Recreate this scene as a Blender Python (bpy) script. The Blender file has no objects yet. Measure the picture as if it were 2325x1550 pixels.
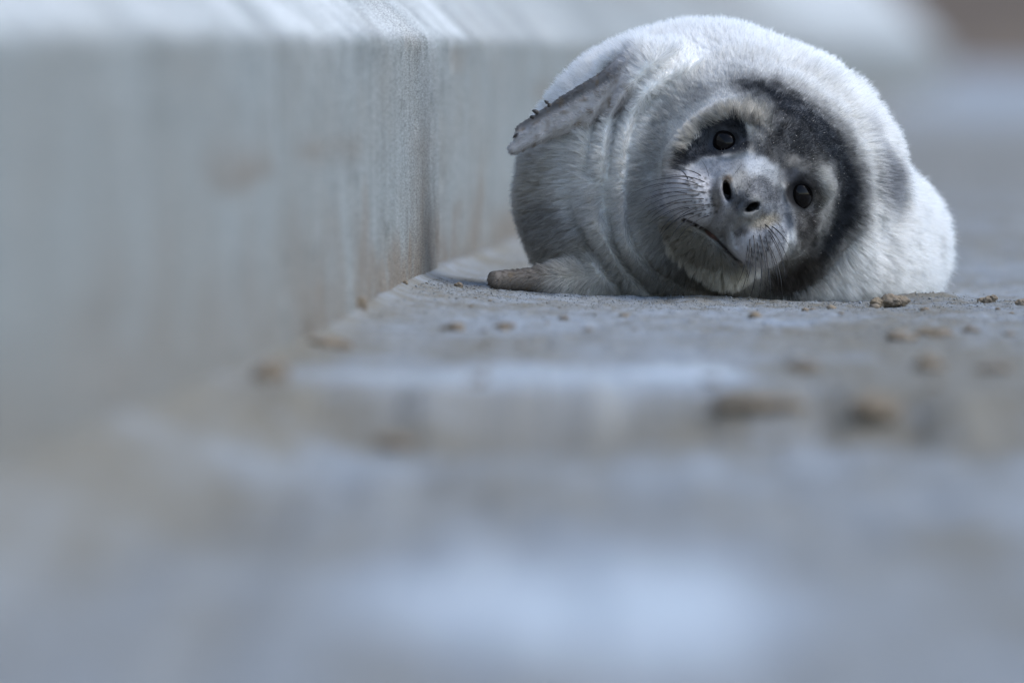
import bpy, math, random
import numpy as np
from mathutils import Vector, Matrix

random.seed(7)
rng = np.random.default_rng(11)
scene = bpy.context.scene

# ------------------------------------------------------------------ camera
S = 0.0005            # metres per photo pixel at the animal
D = 12.9              # camera distance to the animal's face
ZC = 0.2875           # lens height above the sand
FPX = D / S
PITCH = math.atan(660.0 / FPX)
cam_d = bpy.data.cameras.new("camera")
cam = bpy.data.objects.new("camera", cam_d)
scene.collection.objects.link(cam)
cam.location = (0, -D, ZC)
cam.rotation_euler = (math.pi / 2 - PITCH, 0, 0)
cam_d.sensor_width = 36.0
cam_d.lens = 36.0 * FPX / 2325.0
cam_d.clip_start = 0.5
cam_d.clip_end = 2000
cam_d.dof.use_dof = True
cam_d.dof.focus_distance = D - 0.035
cam_d.dof.aperture_fstop = 4.6
scene.camera = cam

# ------------------------------------------------------------------ light
SUN_EL, SUN_AZ = math.radians(52), math.radians(100)     # azimuth measured from +Y towards +X
world = bpy.data.worlds.new("World")
scene.world = world
world.use_nodes = True
wn = world.node_tree.nodes
wl = world.node_tree.links
bg = wn["Background"]
sky = wn.new("ShaderNodeTexSky")
sky.sky_type = 'NISHITA'
sky.sun_disc = False
sky.sun_elevation = SUN_EL
sky.sun_rotation = SUN_AZ
sky.air_density = 1.0
sky.dust_density = 1.0
sky.ozone_density = 0.6
wl.new(sky.outputs[0], bg.inputs[0])
bg.inputs[1].default_value = 0.135
sun_d = bpy.data.lights.new("sun", 'SUN')
sun = bpy.data.objects.new("sun", sun_d)
scene.collection.objects.link(sun)
sun_d.energy = 1.05
sun_d.angle = math.radians(42)
sun_d.color = (1.0, 1.0, 0.965)
sd = Vector((math.sin(SUN_AZ) * math.cos(SUN_EL), math.cos(SUN_AZ) * math.cos(SUN_EL), math.sin(SUN_EL)))
sun.rotation_euler = sd.to_track_quat('Z', 'Y').to_euler()
sun.location = (3, -3, 6)
vs = scene.view_settings
vs.view_transform = 'Standard'
vs.look = 'None'
vs.exposure = 1.08
vs.gamma = 1.0
vs.use_curve_mapping = False
scene.cycles.use_denoising = True
scene.cycles.max_bounces = 8
scene.cycles.transparent_max_bounces = 8

# ------------------------------------------------------------------ helpers
def hash3(ix, iy, iz, seed=0):
    h = (ix.astype(np.int64) * 374761393 + iy.astype(np.int64) * 668265263 + iz.astype(np.int64) * 2147483647 + seed * 974634777) & 0xFFFFFFFF
    h = ((h ^ (h >> 13)) * 1274126177) & 0xFFFFFFFF
    h = ((h ^ (h >> 15)) * 2246822519) & 0xFFFFFFFF
    return ((h ^ (h >> 16)) & 0xFFFFFF).astype(np.float32) / float(0xFFFFFF)

def vnoise(x, y, z=None, seed=0):
    """smooth value noise in -1..1"""
    x = np.asarray(x, np.float32); y = np.asarray(y, np.float32)
    z = np.zeros_like(x) if z is None else np.asarray(z, np.float32)
    x0 = np.floor(x); y0 = np.floor(y); z0 = np.floor(z)
    fx, fy, fz = x - x0, y - y0, z - z0
    fx = fx * fx * fx * (fx * (fx * 6 - 15) + 10)
    fy = fy * fy * fy * (fy * (fy * 6 - 15) + 10)
    fz = fz * fz * fz * (fz * (fz * 6 - 15) + 10)
    r = 0
    for i in (0, 1):
        for j in (0, 1):
            for k in (0, 1):
                wgt = (fx if i else 1 - fx) * (fy if j else 1 - fy) * (fz if k else 1 - fz)
                r = r + wgt * hash3(x0 + i, y0 + j, z0 + k, seed)
    return r * 2 - 1

def fbm(x, y, z=None, oct=4, seed=0, gain=0.5):
    r = 0; a = 1.0
    for o in range(oct):
        f = 2.03 ** o
        r = r + a * vnoise(x * f + 13.7 * o, y * f - 7.1 * o, None if z is None else z * f + 3.3 * o, seed + o)
        a *= gain
    return r

def sstep(e0, e1, x):
    t = np.clip((x - e0) / (e1 - e0), 0, 1)
    return t * t * (3 - 2 * t)

def link(o, parent=None):
    scene.collection.objects.link(o)
    if parent is not None:
        o.parent = parent
    return o

def mesh_np(name, V, F, mat=None, parent=None, smooth=True):
    me = bpy.data.meshes.new(name)
    V = np.asarray(V, np.float32); F = np.asarray(F, np.int32)
    n = F.shape[1]
    me.vertices.add(len(V)); me.vertices.foreach_set("co", V.ravel())
    me.loops.add(F.size); me.loops.foreach_set("vertex_index", F.ravel())
    me.polygons.add(len(F)); me.polygons.foreach_set("loop_start", np.arange(len(F), dtype=np.int32) * n)
    me.update(calc_edges=True)
    if smooth:
        me.polygons.foreach_set("use_smooth", np.ones(len(F), bool))
    if mat:
        me.materials.append(mat)
    return link(bpy.data.objects.new(name, me), parent)

def set_attr(me, name, kind, data, domain='POINT'):
    a = me.attributes.new(name, kind, domain)
    a.data.foreach_set({'FLOAT': 'value', 'FLOAT_COLOR': 'color', 'FLOAT_VECTOR': 'vector'}[kind], np.asarray(data, np.float32).ravel())

def tag(o, label=None, cat=None, group=None, kind=None):
    if label: o['label'] = label
    if cat: o['category'] = cat
    if group: o['group'] = group
    if kind: o['kind'] = kind
    return o

class NT:
    def __init__(self, name):
        self.m = bpy.data.materials.new(name); self.m.use_nodes = True
        self.n = self.m.node_tree.nodes; self.l = self.m.node_tree.links
        self.b = self.n["Principled BSDF"]
    def node(self, t, **kw):
        nd = self.n.new(t)
        for k, v in kw.items(): setattr(nd, k, v)
        return nd
    def link(self, a, b): self.l.new(a, b)
    def noise(self, vec, scale, detail=5, rough=0.55, lo=0.0, hi=1.0):
        nd = self.node("ShaderNodeTexNoise")
        nd.inputs["Scale"].default_value = scale; nd.inputs["Detail"].default_value = detail; nd.inputs["Roughness"].default_value = rough
        if vec is not None: self.link(vec, nd.inputs["Vector"])
        mr = self.node("ShaderNodeMapRange")
        mr.inputs[1].default_value = lo; mr.inputs[2].default_value = hi
        self.link(nd.outputs[0], mr.inputs[0])
        return mr.outputs[0]
    def mapping(self, vec, scale):
        mp = self.node("ShaderNodeMapping"); mp.inputs["Scale"].default_value = scale
        self.link(vec, mp.inputs["Vector"]); return mp.outputs[0]
    def mix(self, fac, a, b, mode='MIX'):
        mx = self.node("ShaderNodeMix", data_type='RGBA', blend_type=mode)
        for sock, v in ((mx.inputs[0], fac), (mx.inputs[6], a), (mx.inputs[7], b)):
            if isinstance(v, (int, float)): sock.default_value = v
            elif isinstance(v, tuple): sock.default_value = (*v, 1) if len(v) == 3 else v
            else: self.link(v, sock)
        return mx.outputs[2]
    def math(self, op, a, b=0.0):
        nd = self.node("ShaderNodeMath", operation=op)
        for sock, v in ((nd.inputs[0], a), (nd.inputs[1], b)):
            if isinstance(v, (int, float)): sock.default_value = v
            else: self.link(v, sock)
        return nd.outputs[0]
    def attr(self, name, out=0):
        nd = self.node("ShaderNodeAttribute"); nd.attribute_name = name
        return nd.outputs[out]
    def bump(self, h, strength, dist):
        bp = self.node("ShaderNodeBump"); bp.inputs["Strength"].default_value = strength; bp.inputs["Distance"].default_value = dist
        self.link(h, bp.inputs["Height"]); self.link(bp.outputs[0], self.b.inputs["Normal"])

# camera geometry, used to find where on the ground a thing of the photograph stands
def ray(px, py):
    v = Vector(((px - 1162.5) / FPX, 1.0, 0)) 
    up = -(py - 775.0) / FPX
    c, s = math.cos(PITCH), math.sin(PITCH)
    return Vector(((px - 1162.5) / FPX, c + up * s, -s + up * c))

# ------------------------------------------------------------------ ground and wall shapes
WALL_K = 0.0461
WALL_X0 = -0.1088
def wall_x(y): return WALL_X0 + WALL_K * np.asarray(y)

def ground_h(x, y):
    x = np.asarray(x, np.float32); y = np.asarray(y, np.float32)
    dw = np.maximum(x - wall_x(y), 0)
    h = 0.024 * np.exp(-dw / 0.17) * (0.1 + 0.9 * sstep(-2.2, 0.2, y)) + 0.008 * np.exp(-dw / 0.015)
    # eroded little scarp across the sand in front of the animal
    ed = -3.45 + 0.16 * vnoise(x * 5, x * 0 + 3.1, seed=5) + 0.05 * vnoise(x * 19, x * 0, seed=6)
    h = h - 0.040 * (1 - sstep(-0.05, 0.025, y - ed)) * sstep(-0.02, 0.14, dw)
    near = np.exp(-np.maximum(np.abs(y) - 12, 0) / 20)
    amp = 1 + 1.6 * sstep(1.5, 6, np.abs(y + 0.5))
    h = h + amp * (0.2 + 0.8 * sstep(0.0, 0.2, dw)) * (0.0030 * vnoise(x * 9, y * 6, seed=1) + 0.0020 * vnoise(x * 30, y * 24, seed=2) * (0.25 + 0.75 * sstep(0.02, 0.16, dw)))
    h = h + near * (0.0014 * vnoise(x * 90, y * 80, seed=3) + 0.0009 * vnoise(x * 240, y * 220, seed=4)) * sstep(0, 0.05, dw)
    # low heaps of sand right in front of the animal and at its right
    def bump(px, w, sx, sy, a):
        return a * np.exp(-((x - (px - 1162.5) * S) / sx) ** 2 - ((y - w) / sy) ** 2)
    h = h + bump(1640, -0.02, 0.05, 0.06, 0.0055) + bump(2130, 0.03, 0.045, 0.07, 0.011) + bump(2240, 0.0, 0.05, 0.08, 0.004)
    h = h + bump(1420, -0.02, 0.07, 0.06, 0.002) + bump(2040, 0.01, 0.03, 0.04, 0.006)
    return h

def on_ground(px, py):
    """where the line of sight through a point of the photograph meets the sand"""
    d = ray(px, py)
    ys = np.concatenate([np.arange(-9.5, 3, 0.01), np.arange(3, 90, 0.1)])
    t = (ys + D) / d.y
    hit = ground_h(d.x * t, ys) >= ZC + d.z * t
    k = int(np.argmax(hit)) if hit.any() else len(ys) - 1
    return d.x * float(t[k]), float(ys[k]), float(ground_h(np.array([d.x * t[k]]), np.array([ys[k]]))[0])

def axis(lo, hi, flo, fhi, fine, grow=1.09, mx=1e9):
    a = list(np.arange(flo, fhi + 1e-9, fine))
    st = fine
    while a[-1] < hi:
        st = min(st * grow, mx); a.append(a[-1] + st)
    st = fine
    while a[0] > lo:
        st = min(st * grow, mx); a.insert(0, a[0] - st)
    return np.array(a, np.float32)

def grid_faces(nu, nv):
    i = np.arange(nu - 1)[:, None] * nv + np.arange(nv - 1)[None, :]
    i = i.ravel()
    return np.stack([i, i + nv, i + nv + 1, i + 1], 1)

# ------------------------------------------------------------------ materials: sand, concrete
def mat_sand():
    t = NT("sand_surface")
    co = t.node("ShaderNodeTexCoord").outputs["Object"]
    tone = t.attr("tone", 2)
    wet_sheen = t.attr("wet_sheen", 2)
    grain = t.noise(co, 900, 3, 0.7, 0.3, 0.7)
    mid = t.noise(co, 60, 5, 0.6, 0.3, 0.7)
    f = t.math('ADD', tone, t.math('MULTIPLY', t.math('ADD', t.math('SUBTRACT', mid, 0.5), t.math('SUBTRACT', t.noise(t.mapping(co, (1, 0.6, 1)), 22, 4, 0.6, 0.3, 0.7), 0.5)), 0.62))
    f.node.use_clamp = True
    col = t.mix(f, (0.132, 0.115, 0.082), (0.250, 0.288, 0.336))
    col = t.mix(t.math('MULTIPLY', grain, 0.45), col, t.mix(grain, (0.070, 0.065, 0.053), (0.36, 0.36, 0.33)), 'MIX')
    col = t.mix(t.math('MULTIPLY', grain, 0.0), col, col)
    col = t.mix(t.math('MULTIPLY', wet_sheen, 0.75), col, t.mix(grain, (0.40, 0.44, 0.475), (0.52, 0.56, 0.60)))  # wet patches whitened: their sky reflection is painted into the colour
    t.link(col, t.b.inputs["Base Color"])
    r = t.node("ShaderNodeMapRange"); t.link(wet_sheen, r.inputs[0])
    r.inputs[3].default_value = 0.85; r.inputs[4].default_value = 0.34
    t.link(r.outputs[0], t.b.inputs["Roughness"])
    t.b.inputs["Specular IOR Level"].default_value = 0.4
    h = t.math('ADD', t.math('MULTIPLY', grain, 0.5), t.noise(co, 260, 4, 0.6))
    t.bump(h, 0.55, 0.0015)
    return t.m

def mat_clump():
    t = NT("damp_sand")
    co = t.node("ShaderNodeTexCoord").outputs["Object"]
    g = t.noise(co, 800, 3, 0.7, 0.3, 0.7)
    col = t.mix(g, (0.155, 0.118, 0.08), (0.33, 0.265, 0.185))
    col = t.mix(t.noise(co, 70, 3, 0.5, 0.35, 0.65), col, t.mix(g, (0.13, 0.105, 0.08), (0.28, 0.235, 0.185)))
    t.link(col, t.b.inputs["Base Color"]); t.b.inputs["Roughness"].default_value = 0.9
    t.b.inputs["Specular IOR Level"].default_value = 0.2
    t.bump(t.noise(co, 500, 4, 0.7), 0.6, 0.002)
    return t.m

def mat_concrete():
    t = NT("weathered_concrete")
    co = t.node("ShaderNodeTexCoord").outputs["Object"]
    streak = t.noise(t.mapping(co, (3.0, 3.0, 0.35)), 6.0, 5, 0.6, 0.3, 0.7)
    streak2 = t.noise(t.mapping(co, (8, 8, 1.6)), 5.0, 5, 0.65, 0.34, 0.66)
    blot = t.noise(t.mapping(co, (0.5, 0.5, 2.0)), 4.0, 5, 0.6, 0.35, 0.65)
    col = t.mix(streak, (0.140, 0.156, 0.155), (0.215, 0.236, 0.237))
    col = t.mix(t.math('MULTIPLY', streak2, 0.5), col, (0.27, 0.29, 0.295))
    col = t.mix(t.math('MULTIPLY', blot, 0.30), col, (0.18, 0.165, 0.14))
    pores = t.noise(t.mapping(co, (1, 0.35, 1)), 240, 2, 0.5, 0.58, 0.68)
    col = t.mix(t.math('MULTIPLY', pores, 0.5), col, (0.09, 0.09, 0.085))
    sand = t.attr("sand", 2)
    sg = t.noise(co, 900, 3, 0.7, 0.3, 0.7)
    sandc = t.mix(sg, (0.09, 0.07, 0.052), (0.21, 0.178, 0.142))
    sm = t.math('MULTIPLY', sand, t.noise(t.mapping(co, (1, 1, 0.4)), 40, 5, 0.7, 0.25, 0.55))
    col = t.mix(sm, col, sandc)
    pale = t.attr("pale", 2)
    col = t.mix(t.math('MULTIPLY', pale, t.noise(t.mapping(co, (1, 0.4, 1)), 6, 5, 0.6, 0.25, 0.6)), col, (0.46, 0.48, 0.485))
    spk = t.noise(t.mapping(co, (1, 0.045, 1)), 620, 3, 0.7, 0.36, 0.64)
    col = t.mix(0.75, col, t.mix(spk, t.mix(1.0, col, (0.52, 0.52, 0.52), 'MULTIPLY'), t.mix(1.0, col, (1.48, 1.48, 1.48), 'MULTIPLY')))
    t.link(col, t.b.inputs["Base Color"]); t.b.inputs["Roughness"].default_value = 0.85
    t.b.inputs["Specular IOR Level"].default_value = 0.3
    h = t.math('ADD', t.noise(co, 420, 4, 0.7), t.noise(t.mapping(co, (1, 0.25, 1)), 90, 5, 0.6))
    t.bump(h, 0.3, 0.002)
    
    return t.m

M_SAND = mat_sand(); M_CLUMP = mat_clump(); M_CONC = mat_concrete()

# ------------------------------------------------------------------ the ground
gx = axis(-7, 400, -0.26, 0.74, 0.0032, 1.075, 12)
gy = axis(-30, 420, -0.75, 0.45, 0.0034, 1.055, 8)
GX, GY = np.meshgrid(gx, gy, indexing='ij')
GZ = ground_h(GX, GY)
ground = mesh_np("ground", np.stack([GX, GY, GZ], -1).reshape(-1, 3), grid_faces(len(gx), len(gy)), M_SAND)
tag(ground, "pale grey sand with brown patches in front of the seal", kind='structure')

def g_ell(x, y, px, py, rx, ry):
    """soft patch of ground: centre and radii given where the photograph shows it"""
    cx, cy, _ = on_ground(px, py)
    x1, _, _ = on_ground(px + rx, py)
    _, y1, _ = on_ground(px, py - ry)
    _, y0, _ = on_ground(px, py + ry)
    ryw = (y1 - y0) / 2
    q = np.sqrt(((x - cx) / abs(x1 - cx)) ** 2 + ((y - cy) / ryw) ** 2 + 1e-9)
    return 1 - sstep(0.55, 1.3, q + 0.18 * vnoise(x * 14, y * 6, seed=31))
fx, fy = GX.ravel(), GY.ravel()
tone = 0.48 + 0.34 * fbm(fx * 7, fy * 2.2, oct=3, seed=21) + 0.16 * fbm(fx * 40, fy * 25, oct=2, seed=22)
for (px, py, rx, ry, a) in ((1300, 1345, 540, 115, 0.85), (1450, 1380, 330, 80, 0.35), (1550, 850, 150, 28, 0.7), (1200, 850, 480, 42, 0.45), (900, 865, 250, 32, 0.3),  # pale patches: sky reflection on flat sand put into the tone
                            (1180, 985, 620, 65, -1.0), (1700, 945, 260, 50, -0.8), (2150, 930, 260, 90, -0.45), (480, 950, 230, 60, -0.45), (2060, 800, 260, 80, -0.30),  # brown sand, and the step's shaded face painted darker
                            (2050, 1220, 300, 60, -0.25), (1850, 830, 120, 30, -0.2), (720, 780, 150, 50, -0.3), (1250, 730, 300, 26, 0.1), (1900, 1010, 300, 30, -0.25)):
    tone = tone + a * g_ell(fx, fy, px, py, rx, ry)
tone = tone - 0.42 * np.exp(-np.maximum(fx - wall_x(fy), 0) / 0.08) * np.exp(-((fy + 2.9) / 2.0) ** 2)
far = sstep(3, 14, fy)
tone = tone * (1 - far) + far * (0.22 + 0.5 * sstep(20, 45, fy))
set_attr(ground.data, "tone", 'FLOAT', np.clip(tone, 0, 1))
wet_sheen = np.clip(0.9 * g_ell(fx, fy, 1340, 1350, 470, 105) + 0.75 * g_ell(fx, fy, 1560, 848, 130, 22) + 0.45 * g_ell(fx, fy, 1150, 855, 420, 34) + 0.12 * sstep(20, 45, fy), 0, 1)  # mask of the painted sky reflection; also smooths the sand
set_attr(ground.data, "wet_sheen", 'FLOAT', wet_sheen)

# ------------------------------------------------------------------ the sea wall
prof = [(-0.0, z) for z in np.arange(-0.12, 0.289, 0.0045)]
for a in np.linspace(0, math.pi / 4, 7)[0:]:
    prof.append((-0.022 * (1 - math.cos(a)), 0.289 + 0.022 * math.sin(a)))
ox, oz = prof[-1]
for t_ in np.concatenate([np.arange(0.0045, 0.12, 0.0045), np.arange(0.13, 0.5, 0.03), np.arange(0.6, 2.7, 0.2)]):
    prof.append((ox - t_ * 0.7071, oz + t_ * 0.7071))
ox, oz = prof[-1]
for t_ in (0.03, 0.5, 1.5, 3.0, 3.02):
    prof.append((ox - t_, oz + 0.01 if t_ < 3.01 else -0.1))
prof = np.array(prof, np.float32)
wy = axis(-9.8, 76, -1.6, 1.8, 0.009, 1.06, 2.0)
PX, WY = np.meshgrid(np.arange(len(prof)), wy, indexing='ij')
ofx = prof[PX, 0]; ofz = prof[PX, 1]
WX = wall_x(WY) + ofx
WZ = ofz.copy()
ds = WY * 1.0
rel = 0.0022 * vnoise(ds * 5, ofz * 4, ofx * 4, seed=41) + 0.0016 * vnoise(ds * 17, ofz * 9, ofx * 9, seed=42) + 0.0010 * fbm(ds * 50, ofz * 28, ofx * 28, oct=3, seed=43)
chip = np.clip(vnoise(ds * 9, ofz * 14, ofx * 5, seed=47) - 0.45, 0, 1) * (0.010 + 0.010 * np.exp(-(WY / 1.0) ** 2))
edge = np.exp(-((ofz - 0.297) / 0.016) ** 2) * 0.0055 * np.clip(fbm(ds * 12, ofz * 5, oct=3, seed=44), -1, 1)
disp = 0.5 * rel - 0.007 * np.exp(-((WY - 0.62 - 0.1 * vnoise(WZ * 20, WZ * 0, seed=48)) / 0.09) ** 2) * (1 - sstep(0.10, 0.17, WZ)) - edge - chip
WX = WX + disp * 0.9 - 0.011 * sstep(0.50, 0.53, WY + 0.01 * vnoise(ofz * 30, ofz * 0, seed=49)); WZ = WZ + np.where(ofz > 0.292, disp * 0.7, 0)
wall_o = mesh_np("sea_wall", np.stack([WX, WY, WZ], -1).reshape(-1, 3), grid_faces(*WX.shape)[:, ::-1], M_CONC)
tag(wall_o, "long weathered grey concrete sea wall with a sloping top beside the seal", "wall")
zf, yf, of = ofz.ravel(), WY.ravel(), ofx.ravel()
gh = ground_h(wall_x(yf) + 0.001, yf)
sand = (0.55 + 0.4 * sstep(-2.5, -0.5, yf)) * (1 - sstep(0.0, 0.10 + 0.09 * sstep(-0.5, -2.5, yf), zf - gh + 0.06 * vnoise(yf * 4, zf * 8, seed=51) + 0.03 * vnoise(yf * 14, zf * 16, seed=55)))
sand = sand + 1.3 * np.clip(0.55 + 0.7 * vnoise(yf * 3.1, zf * 9, seed=56), 0, 1) * np.exp(-(np.minimum(zf - 0.178 - 0.018 * vnoise(yf * 2, yf * 0, seed=52), (zf - 0.178) * 0.4) / 0.012) ** 2) * sstep(-3.6, -2.6, yf) * (1 - sstep(-1.5, -0.9, yf))
sand = sand + 0.9 * np.clip(vnoise(yf * 1.7, zf * 22, seed=57) - 0.42, 0, 1) * sstep(-6, -0.3, yf)
sand = sand + 0.3 * np.exp(-((zf - 0.14) / 0.07) ** 2) * np.exp(-((yf - 0.12) / 0.22) ** 2)
sand = sand + 0.75 * sstep(0.36, 0.5, zf + 0.05 * vnoise(yf * 0.8, zf * 3, seed=53)) * 1.3 * sstep(2.5, 6, yf) * (1 - sstep(17, 28, yf))
set_attr(wall_o.data, "sand", 'FLOAT', np.clip(sand, 0, 1))
pale = sstep(0.293, 0.313, zf) * (0.75 + 0.35 * vnoise(yf * 0.9, yf * 0, seed=54)) * (1 - 0.7 * sstep(4, 7, yf)) + sstep(0.30, 0.5, zf) * sstep(18, 30, yf)  # sky-facing slope lightened as painted light; far stretch is clean concrete
set_attr(wall_o.data, "pale", 'FLOAT', np.clip(pale, 0, 1))

# ------------------------------------------------------------------ far dune behind everything
dx = np.linspace(-60, 260, 120); dy = np.linspace(0, 60, 40)
DX, DY = np.meshgrid(dx, dy, indexing='ij')
DZ = 15 * sstep(0, 40, DY + 4 * vnoise(DX * 0.05, DY * 0.05, seed=61)) + 1.2 * fbm(DX * 0.12, DY * 0.15, oct=4, seed=62) - 0.8
def mat_dune():
    t = NT("dune_earth")
    co = t.node("ShaderNodeTexCoord").outputs["Object"]
    col = t.mix(t.noise(co, 0.35, 5, 0.6, 0.35, 0.65), (0.095, 0.070, 0.050), (0.145, 0.112, 0.083))
    t.link(col, t.b.inputs["Base Color"]); t.b.inputs["Roughness"].default_value = 0.95
    return t.m
dune = mesh_np("dune", np.stack([DX, DY + 135 + 0.1 * DX, DZ], -1).reshape(-1, 3), grid_faces(*DX.shape), mat_dune())
tag(dune, "blurred brown dune far behind the sand at the right", kind='structure')

# ------------------------------------------------------------------ the seal: a distance field in photo-pixel units
# x to the right, y = height above the sand, w = depth away from the camera (1 unit = 0.5 mm)
def Y(py): return 690.0 - py
E = np.array([0.828, -0.56, 0.0]); DN = np.array([-0.56, -0.828, 0.0]); FW = np.array([0, 0, -1.0])
O3 = np.array([1731.0, Y(382), 45.0])
def hp(a, b, c): return O3 + a * E + b * DN + c * FW

def ell(p, c, r):
    q = p - np.asarray(c, np.float32); r = np.asarray(r, np.float32)
    k0 = np.sqrt(((q / r) ** 2).sum(1)); k1 = np.sqrt(((q / (r * r)) ** 2).sum(1)) + 1e-9
    return k0 * (k0 - 1) / k1
def cap(p, a, b, r1, r2):
    a = np.asarray(a, np.float32); b = np.asarray(b, np.float32); ba = b - a
    h = np.clip(((p - a) @ ba) / (ba @ ba), 0, 1)
    return np.linalg.norm(p - a - h[:, None] * ba, axis=1) - (r1 + (r2 - r1) * h)
def smin(a, b, k):
    h = np.maximum(k - np.abs(a - b), 0) / k
    return np.minimum(a, b) - h * h * k * 0.25
def smax(a, b, k): return -smin(-a, -b, k)
def pdist(x, y, pts):
    """distance to a polyline in the frontal plane, pts in photo pixels; also 0..1 position along it"""
    best = np.full(x.shape, 1e9, np.float32); pos = np.zeros_like(best)
    n = len(pts) - 1
    for i in range(n):
        ax, ay = pts[i][0], Y(pts[i][1]); bx, by = pts[i + 1][0], Y(pts[i + 1][1])
        ux, uy = bx - ax, by - ay
        h = np.clip(((x - ax) * ux + (y - ay) * uy) / (ux * ux + uy * uy), 0, 1)
        d = np.hypot(x - ax - h * ux, y - ay - h * uy)
        m = d < best
        best = np.where(m, d, best); pos = np.where(m, (i + h) / n, pos)
    return best, pos
def pel(x, y, cx, cpy, rx, ry, ang=0.0):
    """elliptical radius in the frontal plane (1 on the rim); ang turns clockwise in the picture"""
    ca, sa = math.cos(math.radians(ang)), math.sin(math.radians(ang))
    dx = x - cx; dy = -(y - Y(cpy))
    return np.sqrt(((dx * ca + dy * sa) / rx) ** 2 + ((-dx * sa + dy * ca) / ry) ** 2)
def gel(x, y, *a): return np.exp(-pel(x, y, *a) ** 2)

MOUTH = [(1552, 497), (1574, 507), (1604, 524), (1630, 545), (1652, 572), (1668, 588), (1679, 595)]
CHIN = [(1512, 556), (1532, 584), (1560, 604), (1610, 618), (1660, 624), (1706, 616)]
CHEEKL = [(1543, 384), (1560, 368), (1582, 360), (1645, 350), (1692, 338)]
CHEEKR = [(1783, 428), (1795, 470), (1806, 510), (1806, 550)]
EYES = ((1650, 326, 1.0), (1816, 441, 1.0))

def head_sdf(p):
    d = cap(p, hp(-8, 40, -190), hp(-8, 0, -110), 235, 185)
    d = smin(d, ell(p, hp(-8, 30, -170), (258, 252, 190)), 40)
    # local head frame for rotated ellipsoids
    q = p - O3.astype(np.float32)
    h = np.stack([q @ E, q @ DN, q @ FW], 1).astype(np.float32)
    f = ell(h, (-8, -15, -85), (178, 165, 160))                 # skull
    f = smin(f, ell(h, (-8, 95, 45), (112, 92, 118)), 60)       # muzzle
    f = smin(f, cap(h, (-8, 80, 120), (-8, -70, 35), 50, 62), 50)   # bridge of the nose
    for s in (-1, 1):
        f = smin(f, ell(h, (-8 + s * 80, 140, 86), (76, 62, 84)), 14)   # whisker pads
        f = smin(f, ell(h, (-8 + s * 122, 70, -2), (76, 88, 72)), 40)   # cheeks
        f = smin(f, ell(h, (s * 105, -48, 15), (62, 34, 50)), 36)       # brows
    f = smin(f, ell(h, (-12, 216, 8), (110, 50, 86)), 16)       # lower jaw
    f = smin(f, ell(h, (-8, 90, 140), (56, 44, 48)), 24)        # nose
    return smin(d, f, 34)

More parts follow.
